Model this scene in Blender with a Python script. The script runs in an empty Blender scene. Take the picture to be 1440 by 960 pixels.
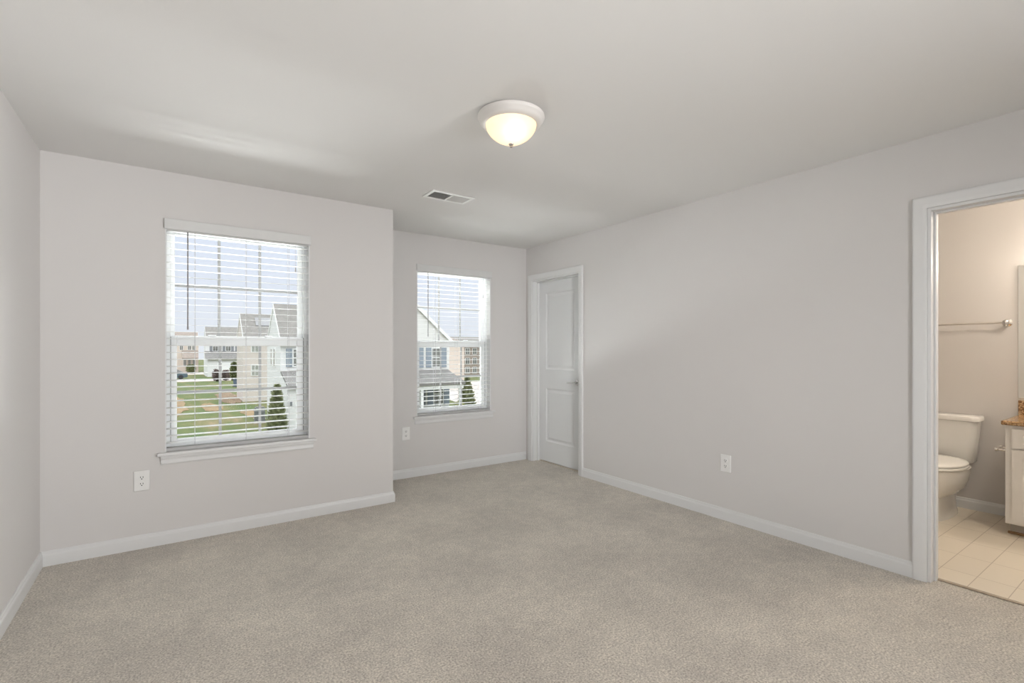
import bpy, bmesh, math, random
from mathutils import Vector, Matrix
random.seed(7)
S = bpy.context.scene
C = S.collection

# ------------------------------------------------------------------ camera
CAMZ = 1.2729
YAW = math.radians(34.899)
cam_d = bpy.data.cameras.new('camera'); cam = bpy.data.objects.new('camera', cam_d); C.objects.link(cam)
cam.location = (0, 0, CAMZ); cam.rotation_euler = (math.radians(90), 0, -YAW)
cam_d.sensor_width = 36; cam_d.lens = 690.26 / 1440 * 36
cam_d.shift_y = (491.21 - 480) / 1440
cam_d.clip_start = 0.05; cam_d.clip_end = 800
S.camera = cam
S.view_settings.view_transform = 'Standard'; S.view_settings.look = 'None'
S.view_settings.gamma = 1; S.view_settings.exposure = 0.0; S.view_settings.use_curve_mapping = False

# ------------------------------------------------------------------ world, sun, added fill lights
W = bpy.data.worlds.new('overcast_sky'); S.world = W; W.use_nodes = True
nt = W.node_tree; bg = nt.nodes['Background']
tc = nt.nodes.new('ShaderNodeTexCoord'); sx = nt.nodes.new('ShaderNodeSeparateXYZ'); cr = nt.nodes.new('ShaderNodeValToRGB')
nt.links.new(tc.outputs['Generated'], sx.inputs[0]); nt.links.new(sx.outputs['Z'], cr.inputs[0]); nt.links.new(cr.outputs[0], bg.inputs[0])
cr.color_ramp.elements[0].position = 0.0; cr.color_ramp.elements[0].color = (0.86, 0.88, 0.95, 1)
cr.color_ramp.elements[1].position = 0.30; cr.color_ramp.elements[1].color = (0.78, 0.84, 1.02, 1)
z1 = cr.color_ramp.elements.new(1.0); z1.color = (3.4, 3.5, 3.7, 1)   # overcast: the zenith is the brightest part
bg.inputs[1].default_value = 1.0

def lamp(kind, name, loc, rot, energy, color, **kw):
    d = bpy.data.lights.new(name, kind); d.energy = energy; d.color = color
    for k, v in kw.items(): setattr(d, k, v)
    o = bpy.data.objects.new(name, d); C.objects.link(o); o.location = loc; o.rotation_euler = rot
    return o
R = math.radians
lamp('SUN', 'hazy_sun', (0, -20, 40), (R(48), 0, R(-22)), 0.9, (1.0, 0.97, 0.92), angle=R(25))
# unseen fill lamps added behind the camera, aimed to even out the room
def area(name, p, aim, e, sx, sy, spread, col=(0.985, 0.99, 1.0)):
    rot = (Vector(aim) - Vector(p)).to_track_quat('-Z', 'Y').to_euler()
    return lamp('AREA', name, p, rot, e, col, shape='RECTANGLE', size=sx, size_y=sy, spread=R(spread))
area('rear_fill_right', (3.1, -2.3, 1.45), (0, -.6, 1.7), 23, 3.2, 2.0, 140)
area('rear_fill_left', (-.2, -3.7, 1.4), (3.4, 4.0, 1.2), 16.5, 1.4, 1.8, 40)
area('rear_fill_low', (2.2, -3.2, .9), (-.4, 1.5, 2.3), 20, 2.6, 1.8, 70)
area('rear_fill_side', (3.1, -2.6, 1.2), (-.62, 1.6, 1.3), 36, 2, 1.8, 75)
# extra lamps added outside, above and below the windows, to boost incoming light
area('window_fill_above', (.425, 4.9, 3.2), (.425, 3.94, 1.4), 260, 1.2, 1, 180)
area('window_fill_above', (2.48, 5.6, 3.2), (2.48, 4.6, 1.4), 330, 1.2, 1, 180)
area('window_fill_below', (1.4, 8.0, -.62), (1.4, 4.3, 1.5), 520, 6, .6, 120)

# ------------------------------------------------------------------ dimensions
H = 2.44
XL, YA, XC, YB, XR = -0.622, 3.939, 1.5334, 4.5923, 3.4049
YR = -4.0          # rear wall face
XB = 5.226         # bathroom far wall face
T = 0.12; TE = 0.16
WZ0, WZ1 = 0.60, 2.10
W1 = (-0.025, 0.875); W2 = (2.036, 2.918)
G = -3.15          # ground outside

# ------------------------------------------------------------------ materials
def mat(name, col, rough=0.5, metal=0.0, spec=0.5, noise=None, bump=None, coat=0.0):
    m = bpy.data.materials.new(name); m.use_nodes = True; n = m.node_tree; b = n.nodes['Principled BSDF']
    b.inputs['Base Color'].default_value = (*col, 1); b.inputs['Roughness'].default_value = rough
    b.inputs['Metallic'].default_value = metal; b.inputs['Specular IOR Level'].default_value = spec
    if coat: b.inputs['Coat Weight'].default_value = coat; b.inputs['Coat Roughness'].default_value = 0.15
    if noise or bump:
        t = n.nodes.new('ShaderNodeTexCoord')
    if noise:
        sc, amt = noise
        x = n.nodes.new('ShaderNodeTexNoise'); x.inputs['Scale'].default_value = sc; x.inputs['Detail'].default_value = 3
        n.links.new(t.outputs['Object'], x.inputs['Vector'])
        r = n.nodes.new('ShaderNodeValToRGB'); r.color_ramp.elements[0].position = .3; r.color_ramp.elements[1].position = .7
        r.color_ramp.elements[0].color = (*[c * (1 - amt) for c in col], 1); r.color_ramp.elements[1].color = (*[min(1, c * (1 + amt)) for c in col], 1)
        n.links.new(x.outputs['Fac'], r.inputs[0]); n.links.new(r.outputs[0], b.inputs['Base Color'])
    if bump:
        sc, st, ds = bump
        x = n.nodes.new('ShaderNodeTexNoise'); x.inputs['Scale'].default_value = sc; x.inputs['Detail'].default_value = 2
        n.links.new(t.outputs['Object'], x.inputs['Vector'])
        q = n.nodes.new('ShaderNodeBump'); q.inputs['Strength'].default_value = st; q.inputs['Distance'].default_value = ds
        n.links.new(x.outputs['Fac'], q.inputs['Height']); n.links.new(q.outputs[0], b.inputs['Normal'])
    return m

M = {}
M['wall'] = mat('wall_paint', (0.70, 0.68, 0.665), 0.75, spec=0.3, bump=(220, 0.06, 0.002))
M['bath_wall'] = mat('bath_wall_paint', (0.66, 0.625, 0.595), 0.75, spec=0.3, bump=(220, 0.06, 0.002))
M['ceil'] = mat('ceiling_paint', (0.80, 0.79, 0.775), 0.85, spec=0.2, bump=(150, 0.08, 0.002))
M['trim'] = mat('trim_paint', (0.76, 0.76, 0.755), 0.32, spec=0.5, bump=(60, 0.03, 0.001))
M['door'] = mat('door_paint', (0.79, 0.80, 0.80), 0.36, spec=0.5, bump=(80, 0.04, 0.001))
M['vinyl'] = mat('window_vinyl', (0.84, 0.855, 0.86), 0.4, noise=(8, .02))
M['grille'] = mat('grille_bar_backlit', (0.37, 0.375, 0.375), 0.5, noise=(8, .02))  # tone darkened so the bars look backlit
M['slat'] = mat('slat_white', (0.93, 0.93, 0.91), 0.42, noise=(12, .02))
def translucent(m, f, col):
    n = m.node_tree; b = n.nodes['Principled BSDF']; o = n.nodes['Material Output']
    t = n.nodes.new('ShaderNodeBsdfTranslucent'); t.inputs[0].default_value = (*col, 1); mx = n.nodes.new('ShaderNodeMixShader'); mx.inputs[0].default_value = f
    n.links.new(b.outputs[0], mx.inputs[1]); n.links.new(t.outputs[0], mx.inputs[2]); n.links.new(mx.outputs[0], o.inputs['Surface'])
translucent(M['slat'], .15, (.94, .94, .92))
M['rail'] = mat('blind_rail', (0.70, 0.70, 0.69), 0.45, noise=(12, .02))
M['brail'] = mat('blind_bottom_rail', (0.50, 0.50, 0.495), 0.5, noise=(12, .02))
M['track'] = mat('sash_track_shadow_gap', (0.22, 0.225, 0.225), 0.7, noise=(12, .05))
M['cord'] = mat('cord_grey', (0.55, 0.55, 0.56), 0.8, noise=(90, .1))
M['wand'] = mat('wand_plastic', (0.33, 0.32, 0.33), 0.3, noise=(30, .1))
M['plate'] = mat('outlet_plastic', (0.86, 0.855, 0.84), 0.35, noise=(20, .02))
M['dark'] = mat('dark_slot', (0.03, 0.03, 0.03), 0.7, noise=(40, .2))
M['chrome'] = mat('chrome', (0.72, 0.70, 0.68), 0.16, 1.0, noise=(20, .03))
M['nickel'] = mat('satin_nickel', (0.60, 0.59, 0.58), 0.22, 1.0, noise=(20, .05))
M['satin'] = mat('satin_bar', (0.62, 0.58, 0.53), 0.35, 0.6, noise=(20, .03))
M['porc'] = mat('porcelain', (0.86, 0.84, 0.80), 0.12, spec=0.6, noise=(4, .01), coat=0.4)
M['seat'] = mat('seat_plastic', (0.88, 0.86, 0.81), 0.2, spec=0.5, noise=(4, .01))
M['cab'] = mat('cabinet_paint', (0.80, 0.77, 0.73), 0.4, noise=(6, .02))
M['kick'] = mat('toe_kick', (0.30, 0.17, 0.08), 0.45, noise=(18, .3))
M['kickw'] = mat('toe_kick_panel', (0.36, 0.33, 0.29), 0.5, noise=(8, .08))
M['fixture'] = mat('fixture_white', (0.74, 0.71, 0.68), 0.35, noise=(6, .02))
M['ventm'] = mat('vent_enamel', (0.88, 0.88, 0.86), 0.4, noise=(9, .02))
M['ventd'] = mat('vent_duct', (0.07, 0.068, 0.065), 0.7, noise=(9, .1))

def glass_mat():
    m = bpy.data.materials.new('window_glass'); m.use_nodes = True; n = m.node_tree
    for x in list(n.nodes): n.nodes.remove(x)
    o = n.nodes.new('ShaderNodeOutputMaterial'); mx = n.nodes.new('ShaderNodeMixShader')
    tr = n.nodes.new('ShaderNodeBsdfTransparent'); gl = n.nodes.new('ShaderNodeBsdfGlossy'); lw = n.nodes.new('ShaderNodeFresnel')
    tr.inputs[0].default_value = (0.97, 0.985, 0.98, 1); gl.inputs['Roughness'].default_value = 0.02; lw.inputs['IOR'].default_value = 1.25; gl.inputs['Color'].default_value = (.06, .06, .06, 1)
    n.links.new(lw.outputs[0], mx.inputs[0]); n.links.new(tr.outputs[0], mx.inputs[1]); n.links.new(gl.outputs[0], mx.inputs[2]); n.links.new(mx.outputs[0], o.inputs[0])
    return m
M['glass'] = glass_mat()

def carpet_mat():
    m = bpy.data.materials.new('carpet_pile'); m.use_nodes = True; n = m.node_tree; b = n.nodes['Principled BSDF']
    b.inputs['Roughness'].default_value = 0.95; b.inputs['Specular IOR Level'].default_value = 0.1
    b.inputs['Sheen Weight'].default_value = 0.25; b.inputs['Sheen Roughness'].default_value = 0.6
    t = n.nodes.new('ShaderNodeTexCoord')
    def noise(sc, det, rough=.5):
        x = n.nodes.new('ShaderNodeTexNoise'); x.inputs['Scale'].default_value = sc; x.inputs['Detail'].default_value = det; x.inputs['Roughness'].default_value = rough
        n.links.new(t.outputs['Object'], x.inputs['Vector']); return x
    fine = noise(120, 3, .7); mid = noise(16, 3, .6); big = noise(2.2, 4, .55)
    r = n.nodes.new('ShaderNodeValToRGB'); e = r.color_ramp.elements
    e[0].position = .33; e[0].color = (0.34, 0.298, 0.25, 1); e[1].position = .67; e[1].color = (0.86, 0.795, 0.71, 1)
    n.links.new(fine.outputs['Fac'], r.inputs[0])
    def ramp(src, lo, hi, p0=.35, p1=.65):
        q = n.nodes.new('ShaderNodeValToRGB'); q.color_ramp.elements[0].position = p0; q.color_ramp.elements[1].position = p1
        q.color_ramp.elements[0].color = (lo, lo, lo, 1); q.color_ramp.elements[1].color = (hi, hi, hi * .99, 1)
        n.links.new(src.outputs['Fac'], q.inputs[0]); return q
    def mul(a, c):
        k = n.nodes.new('ShaderNodeMix'); k.data_type = 'RGBA'; k.blend_type = 'MULTIPLY'; k.inputs[0].default_value = 1
        n.links.new(a, k.inputs[6]); n.links.new(c, k.inputs[7]); return k.outputs[2]
    o = mul(mul(r.outputs[0], ramp(mid, .93, 1.06).outputs[0]), ramp(big, .90, 1.08).outputs[0])
    n.links.new(o, b.inputs['Base Color'])
    q = n.nodes.new('ShaderNodeBump'); q.inputs['Strength'].default_value = 0.55; q.inputs['Distance'].default_value = 0.008
    n.links.new(fine.outputs['Fac'], q.inputs['Height']); n.links.new(q.outputs[0], b.inputs['Normal'])
    return m
M['carpet'] = carpet_mat()

def tile_mat():
    m = bpy.data.materials.new('beige_floor_tile'); m.use_nodes = True; n = m.node_tree; b = n.nodes['Principled BSDF']
    b.inputs['Roughness'].default_value = 0.45
    t = n.nodes.new('ShaderNodeTexCoord'); mp = n.nodes.new('ShaderNodeMapping'); mp.inputs['Location'].default_value = (0.02, -0.605, 0)
    br = n.nodes.new('ShaderNodeTexBrick'); br.offset = 0.0; br.inputs['Scale'].default_value = 1
    br.inputs['Brick Width'].default_value = 0.31; br.inputs['Row Height'].default_value = 0.156; br.inputs['Mortar Size'].default_value = 0.0022; br.inputs['Mortar Smooth'].default_value = .3
    br.inputs['Color1'].default_value = (0.80, 0.72, 0.60, 1); br.inputs['Color2'].default_value = (0.77, 0.69, 0.575, 1); br.inputs['Mortar'].default_value = (0.52, 0.44, 0.35, 1)
    n.links.new(t.outputs['Object'], mp.inputs[0]); n.links.new(mp.outputs[0], br.inputs['Vector']); n.links.new(br.outputs['Color'], b.inputs['Base Color'])
    return m
M['tile'] = tile_mat()

def granite_mat():
    m = bpy.data.materials.new('brown_granite'); m.use_nodes = True; n = m.node_tree; b = n.nodes['Principled BSDF']
    b.inputs['Roughness'].default_value = 0.18
    t = n.nodes.new('ShaderNodeTexCoord'); v = n.nodes.new('ShaderNodeTexNoise'); v.inputs['Scale'].default_value = 70; v.inputs['Detail'].default_value = 4; v.inputs['Roughness'].default_value = .7
    n.links.new(t.outputs['Object'], v.inputs['Vector'])
    r = n.nodes.new('ShaderNodeValToRGB'); e = r.color_ramp.elements
    e[0].position = .36; e[0].color = (0.05, 0.025, 0.012, 1); e[1].position = .66; e[1].color = (0.66, 0.50, 0.33, 1)
    x = e.new(.46); x.color = (0.30, 0.16, 0.07, 1); x = e.new(.56); x.color = (0.48, 0.31, 0.15, 1)
    n.links.new(v.outputs['Fac'], r.inputs[0]); n.links.new(r.outputs[0], b.inputs['Base Color']); return m
M['granite'] = granite_mat()

def dome_mat():
    m = bpy.data.materials.new('frosted_lamp_glass'); m.use_nodes = True; n = m.node_tree
    for x in list(n.nodes): n.nodes.remove(x)
    o = n.nodes.new('ShaderNodeOutputMaterial'); a = n.nodes.new('ShaderNodeAddShader'); t = n.nodes.new('ShaderNodeBsdfTranslucent'); e = n.nodes.new('ShaderNodeEmission')
    t.inputs[0].default_value = (1.0, 0.88, 0.72, 1)
    tc = n.nodes.new('ShaderNodeTexCoord'); nz = n.nodes.new('ShaderNodeTexNoise'); nz.inputs['Scale'].default_value = 6; nz.inputs['Detail'].default_value = 3; n.links.new(tc.outputs['Object'], nz.inputs['Vector'])
    r = n.nodes.new('ShaderNodeValToRGB'); r.color_ramp.elements[0].color = (1.0, 0.78, 0.54, 1); r.color_ramp.elements[1].color = (1.0, 0.88, 0.70, 1); r.color_ramp.elements[0].position = .35; r.color_ramp.elements[1].position = .65
    n.links.new(nz.outputs['Fac'], r.inputs[0]); n.links.new(r.outputs[0], e.inputs[0]); e.inputs[1].default_value = 0.30
    n.links.new(t.outputs[0], a.inputs[0]); n.links.new(e.outputs[0], a.inputs[1]); n.links.new(a.outputs[0], o.inputs[0]); return m
M['dome'] = dome_mat()

def mirror_mat():
    return mat('mirror_silver', (0.88, 0.89, 0.88), 0.02, 1.0, noise=(2, .005))
M['mirror'] = mirror_mat()

def siding(name, col, pitch=0.18):
    m = bpy.data.materials.new(name); m.use_nodes = True; n = m.node_tree; b = n.nodes['Principled BSDF']; b.inputs['Roughness'].default_value = .7
    t = n.nodes.new('ShaderNodeTexCoord'); w = n.nodes.new('ShaderNodeTexWave'); w.wave_type = 'BANDS'; w.bands_direction = 'Z'; w.wave_profile = 'SAW'
    w.inputs['Scale'].default_value = 0.314 / pitch / 1.0
    n.links.new(t.outputs['Object'], w.inputs['Vector'])
    r = n.nodes.new('ShaderNodeValToRGB'); r.color_ramp.elements[0].color = (*[c * .9 for c in col], 1); r.color_ramp.elements[1].color = (*col, 1); r.color_ramp.elements[1].position = .2
    n.links.new(w.outputs['Fac'], r.inputs[0]); n.links.new(r.outputs[0], b.inputs['Base Color']); return m
M['s_white'] = siding('white_siding', (0.78, 0.77, 0.755))
M['s_cream'] = siding('cream_siding', (0.78, 0.765, 0.73))
M['s_tan'] = siding('tan_siding', (0.66, 0.595, 0.54))
M['s_beige'] = siding('beige_siding', (0.66, 0.575, 0.49))
M['s_brick'] = mat('brown_brick', (0.34, 0.28, 0.235), .8, noise=(6, .2))
M['shingle'] = mat('grey_shingles', (0.26, 0.245, 0.222), .95, spec=.1, noise=(3, .12), bump=(30, .3, .02))
M['shingle_d'] = mat('slate_porch_shingles', (0.225, 0.215, 0.20), .95, spec=.1, noise=(3, .12), bump=(30, .3, .02))
M['shingle_b'] = mat('brown_shingles', (0.32, 0.27, 0.23), .95, spec=.1, noise=(3, .12))
M['htrim'] = mat('house_trim', (0.88, 0.88, 0.86), .5, noise=(2, .02))
M['shutter'] = mat('blue_grey_shutter', (0.28, 0.32, 0.36), .6, noise=(3, .08))
M['shutter_d'] = mat('charcoal_shutter', (0.24, 0.25, 0.26), .6, noise=(3, .08))
M['hpane'] = mat('house_window_glass', (0.20, 0.20, 0.18), .12, noise=(1.3, .35))
M['hpane_l'] = mat('pale_window_glass', (0.36, 0.37, 0.33), .15, noise=(1.3, .2))
M['concrete'] = mat('concrete_paving', (0.52, 0.46, 0.41), .85, noise=(.8, .08))
M['soil'] = mat('bare_soil', (0.27, 0.19, 0.10), .95, noise=(2.2, .3))
M['mulch'] = mat('brown_mulch', (0.22, 0.155, 0.095), .95, noise=(2.2, .3))
M['thuja'] = mat('arborvitae_green', (0.26, 0.28, 0.15), .85, noise=(6, .4))
M['leaf'] = mat('dark_leaf', (0.20, 0.22, 0.10), .85, noise=(5, .4))
M['purple'] = mat('plum_leaf', (0.24, 0.19, 0.17), .85, noise=(4, .35))
M['yellow'] = mat('lime_leaf', (0.40, 0.42, 0.14), .85, noise=(6, .35))
M['bark'] = mat('bark', (0.16, 0.11, 0.07), .9, noise=(9, .3))
M['car'] = mat('car_paint', (0.06, 0.09, 0.10), .25, noise=(2, .1))
M['bin'] = mat('bin_plastic', (0.12, 0.15, 0.21), .5, noise=(4, .15))
M['acm'] = mat('condenser_grey', (0.16, 0.17, 0.17), .5, noise=(9, .3))
M['rubber'] = mat('tyre_rubber', (0.03, 0.03, 0.03), .8, noise=(9, .2))

def lawn_mat():
    m = bpy.data.materials.new('lawn_grass'); m.use_nodes = True; n = m.node_tree; b = n.nodes['Principled BSDF']; b.inputs['Roughness'].default_value = .95
    t = n.nodes.new('ShaderNodeTexCoord'); mp = n.nodes.new('ShaderNodeMapping'); mp.inputs['Scale'].default_value = (.55, .16, 1)
    n.links.new(t.outputs['Object'], mp.inputs[0])
    a = n.nodes.new('ShaderNodeTexNoise'); a.inputs['Scale'].default_value = 1.0; a.inputs['Detail'].default_value = 5; a.inputs['Roughness'].default_value = .65; n.links.new(mp.outputs[0], a.inputs['Vector'])
    r = n.nodes.new('ShaderNodeValToRGB'); e = r.color_ramp.elements
    e[0].position = .36; e[0].color = (0.075, 0.115, 0.030, 1); e[1].position = .70; e[1].color = (0.26, 0.20, 0.11, 1)
    x = e.new(.50); x.color = (0.115, 0.135, 0.040, 1); x = e.new(.60); x.color = (0.17, 0.155, 0.062, 1)
    n.links.new(a.outputs['Fac'], r.inputs[0]); n.links.new(r.outputs[0], b.inputs['Base Color']); return m
M['lawn'] = lawn_mat()

# ------------------------------------------------------------------ mesh helpers
class MB:
    def __init__(self): self.bm = bmesh.new()
    def merge(self, b2):
        me = bpy.data.meshes.new('tmp'); b2.to_mesh(me); b2.free(); self.bm.from_mesh(me); bpy.data.meshes.remove(me); return self
    def box(self, x0, x1, y0, y1, z0, z1, bev=0.0, seg=2):
        b = bmesh.new(); r = bmesh.ops.create_cube(b, size=1)
        for v in b.verts: v.co = Vector((x0 if v.co.x < 0 else x1, y0 if v.co.y < 0 else y1, z0 if v.co.z < 0 else z1))
        if bev: bmesh.ops.bevel(b, geom=b.edges[:], offset=bev, segments=seg, affect='EDGES', profile=.5)
        return self.merge(b)
    def cyl(self, p0, p1, r0, r1=None, n=16):
        r1 = r0 if r1 is None else r1; p0 = Vector(p0); p1 = Vector(p1); d = p1 - p0
        b = bmesh.new(); bmesh.ops.create_cone(b, cap_ends=True, segments=n, radius1=r0, radius2=r1, depth=d.length)
        q = d.to_track_quat('Z', 'Y'); bmesh.ops.transform(b, matrix=Matrix.Translation((p0 + p1) / 2) @ q.to_matrix().to_4x4(), verts=b.verts)
        return self.merge(b)
    def ball(self, c, r, n=12):
        b = bmesh.new(); bmesh.ops.create_uvsphere(b, u_segments=n, v_segments=max(6, n // 2 + 2), radius=1)
        r = r if hasattr(r, '__len__') else (r, r, r)
        for v in b.verts: v.co = Vector(c) + Vector((v.co.x * r[0], v.co.y * r[1], v.co.z * r[2]))
        return self.merge(b)
    def rings(self, rings, cap0=True, cap1=True, closed=True):
        b = self.bm; vs = [[b.verts.new(p) for p in r] for r in rings]; n = len(vs[0])
        for i in range(len(vs) - 1):
            for j in range(n if closed else n - 1):
                k = (j + 1) % n; b.faces.new((vs[i][j], vs[i][k], vs[i + 1][k], vs[i + 1][j]))
        if cap0: b.faces.new(vs[0][::-1])
        if cap1: b.faces.new(vs[-1])
        return self
    def lathe(self, c, prof, n=48, axis='Z', cap0=False, cap1=False):
        rr = []
        for (r, z) in prof:
            ring = []
            for k in range(n):
                a = 2 * math.pi * k / n; u, v = max(r, 1e-4) * math.cos(a), max(r, 1e-4) * math.sin(a)
                ring.append(Vector(c) + (Vector((u, v, z)) if axis == 'Z' else Vector((z, u, v)) if axis == 'X' else Vector((u, z, v))))
            rr.append(ring)
        return self.rings(rr, cap0, cap1)
    def poly_prism(self, pts0, vec):
        b = self.bm; a = [b.verts.new(p) for p in pts0]; c = [b.verts.new(Vector(p) + Vector(vec)) for p in pts0]; n = len(a)
        b.faces.new(a[::-1]); b.faces.new(c)
        for i in range(n): b.faces.new((a[i], a[(i + 1) % n], c[(i + 1) % n], c[i]))
        return self
    def build(self, name, m, parent=None, smooth=False):
        bmesh.ops.remove_doubles(self.bm, verts=self.bm.verts, dist=1e-5)
        bmesh.ops.recalc_face_normals(self.bm, faces=self.bm.faces)
        me = bpy.data.meshes.new(name); 
        off = Vector(parent['_off']) if parent is not None and '_off' in parent else Vector((0, 0, 0))
        for v in self.bm.verts: v.co -= off
        if smooth:
            for f in self.bm.faces: f.smooth = True
            for e in self.bm.edges:
                if len(e.link_faces) == 2 and e.calc_face_angle(0) > R(40): e.smooth = False
        self.bm.to_mesh(me); self.bm.free(); me.materials.append(m)
        o = bpy.data.objects.new(name, me); C.objects.link(o)
        if parent is not None:
            o.parent = parent
            if '_off' in parent: o['_off'] = list(off)
        return o

def tag(o, label, cat, group=None):
    o['label'] = label; o['category'] = cat
    if group: o['group'] = group
    return o
def thing(name, label, cat, loc=(0, 0, 0), group=None):
    o = bpy.data.objects.new(name, None); o.empty_display_size = .1; C.objects.link(o); o.location = loc; o['_off'] = list(loc)
    return tag(o, label, cat, group)
def struct(o): o['kind'] = 'structure'; return o
def sempty(name, loc=(0, 0, 0)):
    o = bpy.data.objects.new(name, None); o.empty_display_size = .1; C.objects.link(o); o.location = loc; o['_off'] = list(loc); o['kind'] = 'structure'; return o
def tree_copy(o, parent=None):
    c = o.copy(); C.objects.link(c); c.parent = parent
    for ch in o.children: tree_copy(ch, c)
    return c

def wall(name, m, axis, pos, thick, u0, u1, z0, z1, holes=()):
    """wall slab normal to axis: from pos to pos+thick, spanning u0..u1 and z0..z1 with rectangular holes (u0,u1,z0,z1)"""
    us = sorted({u0, u1, *[h[0] for h in holes], *[h[1] for h in holes]}); zs = sorted({z0, z1, *[h[2] for h in holes], *[h[3] for h in holes]})
    mb = MB(); b = mb.bm
    def P(d, u, z): return (d, u, z) if axis == 'X' else (u, d, z)
    solid = {}
    for i in range(len(us) - 1):
        for j in range(len(zs) - 1):
            cu, cz = (us[i] + us[i + 1]) / 2, (zs[j] + zs[j + 1]) / 2
            solid[i, j] = not any(h[0] < cu < h[1] and h[2] < cz < h[3] for h in holes)
    def quad(*pts): b.faces.new([b.verts.new(p) for p in pts])
    a, c = pos, pos + thick
    for (i, j), s in solid.items():
        if not s: continue
        U0, U1, Z0, Z1 = us[i], us[i + 1], zs[j], zs[j + 1]
        quad(P(a, U0, Z0), P(a, U1, Z0), P(a, U1, Z1), P(a, U0, Z1)); quad(P(c, U0, Z0), P(c, U1, Z0), P(c, U1, Z1), P(c, U0, Z1))
        if not solid.get((i - 1, j)): quad(P(a, U0, Z0), P(c, U0, Z0), P(c, U0, Z1), P(a, U0, Z1))
        if not solid.get((i + 1, j)): quad(P(a, U1, Z0), P(c, U1, Z0), P(c, U1, Z1), P(a, U1, Z1))
        if not solid.get((i, j - 1)): quad(P(a, U0, Z0), P(c, U0, Z0), P(c, U1, Z0), P(a, U1, Z0))
        if not solid.get((i, j + 1)): quad(P(a, U0, Z1), P(c, U0, Z1), P(c, U1, Z1), P(a, U1, Z1))
    return struct(mb.build(name, m))

# ------------------------------------------------------------------ room shell
XE = XB + T
struct(MB().box(XL - T, XR + 0.085, YR - T, YB + TE, -0.12, 0).build('floor', M['carpet']))
struct(MB().box(XR + 0.085, XE, YR - T, YB + TE, -0.12, 0.004).build('floor_bathroom', M['tile']))
struct(MB().box(XL - T, XE, YR - T, YB + TE, H, H + .12).build('ceiling', M['ceil']))
D1 = (3.690, 4.477, 2.060)      # closet door opening y0,y1,ztop
D2 = (0.140, 0.903, 2.045)      # bathroom opening
wall('wall_left', M['wall'], 'X', XL - T, T, YR - T, YA + TE, 0, H)
wall('wall_back', M['wall'], 'Y', YA, TE, XL, XC, 0, H, [(W1[0], W1[1], WZ0, WZ1)])
wall('wall_return', M['wall'], 'X', XC - TE, TE, YA + TE, YB + TE, 0, H)
wall('wall_recess', M['wall'], 'Y', YB, TE, XC, XE, 0, H, [(W2[0], W2[1], WZ0, WZ1)])
wall('wall_right', M['wall'], 'X', XR, T, YR, YB, 0, H, [(D1[0], D1[1], 0, D1[2]), (D2[0], D2[1], 0, D2[2])])
wall('wall_rear', M['wall'], 'Y', YR - T, T, XL, XE, 0, H)
wall('wall_bath_far', M['bath_wall'], 'X', XB, T, YR, YB, 0, H)
wall('wall_bath_side', M['bath_wall'], 'Y', 2.1, T, XR + T, XB, 0, H)
wall('wall_bath_near', M['bath_wall'], 'Y', -0.75, T, XR + T, XB, 0, H)

# baseboards: profile (depth from wall, height)
BP = [(0, 0), (0.014, 0), (0.014, 0.062), (0.0125, 0.068), (0.009, 0.073), (0.0075, 0.082), (0.005, 0.087), (0, 0.088)]
def baseboard(name, axis, wallpos, sgn, u0, u1, m0=0, m1=0):
    """m0/m1: mitre (+1 grows with depth, -1 shrinks)"""
    mb = MB(); rr = []
    for (u, mm) in ((u0, m0), (u1, m1)):
        s = -1 if u == u0 else 1
        rr.append([((wallpos + sgn * d, u + s * mm * d, z) if axis == 'X' else (u + s * mm * d, wallpos + sgn * d, z)) for d, z in BP])
    mb.rings(rr); return struct(mb.build(name, M['trim']))
baseboard('baseboard_left', 'X', XL, 1, YR, YA, 0, -1)
baseboard('baseboard_back', 'Y', YA, -1, XL, XC, -1, 1)
baseboard('baseboard_return', 'X', XC, 1, YA, YB, 1, -1)
baseboard('baseboard_recess', 'Y', YB, -1, XC, XR, -1, -1)
baseboard('baseboard_right', 'X', XR, -1, D2[1] + .063, D1[0] - .058)
baseboard('baseboard_bath', 'X', XB, -1, 0.826, 2.1)

# door casings (swept with mitres), jambs and stops
CP = [(0, 0), (0, .010), (.004, .0125), (.010, .0125), (.013, .0145), (.020, .016), (.040, .0175), (.050, .0185), (.056, .0185), (.060, .015), (.060, 0)]
def casing(name, xw, sgn, y0, y1, zt, w=1.0, z0=0.0):
    mb = MB(); st = [((y0, z0), (-1, 0)), ((y0, zt), (-1, 1)), ((y1, zt), (1, 1)), ((y1, z0), (1, 0))]; rr = []
    for (y, z), (oy, oz) in st: rr.append([(xw + sgn * t, y + oy * u * w, z + oz * u * w) for u, t in CP])
    return mb.rings(rr).build(name, M['trim'], None, True)
def jamb(name, x0, x1, y0, y1, zt, stop_x):
    mb = MB(); t = .016; e = .004
    mb.box(x0, x1, y0, y0 + t, 0, zt, .002); mb.box(x0, x1, y1 - t, y1, 0, zt, .002); mb.box(x0, x1, y0 + t, y1 - t, zt - t, zt, .002)
    s0, s1 = stop_x
    mb.box(s0, s1, y0 + t, y0 + t + .010, 0, zt - t, .002); mb.box(s0, s1, y1 - t - .010, y1 - t, 0, zt - t, .002); mb.box(s0, s1, y0 + t + .01, y1 - t - .01, zt - t - .010, zt - t, .002)
    return struct(mb.build(name, M['trim']))
struct(casing('trim_1', XR, -1, D1[0], D1[1], D1[2]))
struct(casing('trim_2', XR, -1, D2[0], D2[1], D2[2], 1.06))
struct(casing('trim_3', XR + T, 1, D2[0], D2[1], D2[2]))
struct(MB().box(XR + .068, XR + .090, D2[0] + .016, D2[1] - .016, 0.0005, .009, .003).build('trim_6', mat('carpet_edge_strip', (.46, .38, .29), .8, noise=(60, .15))))
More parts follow.
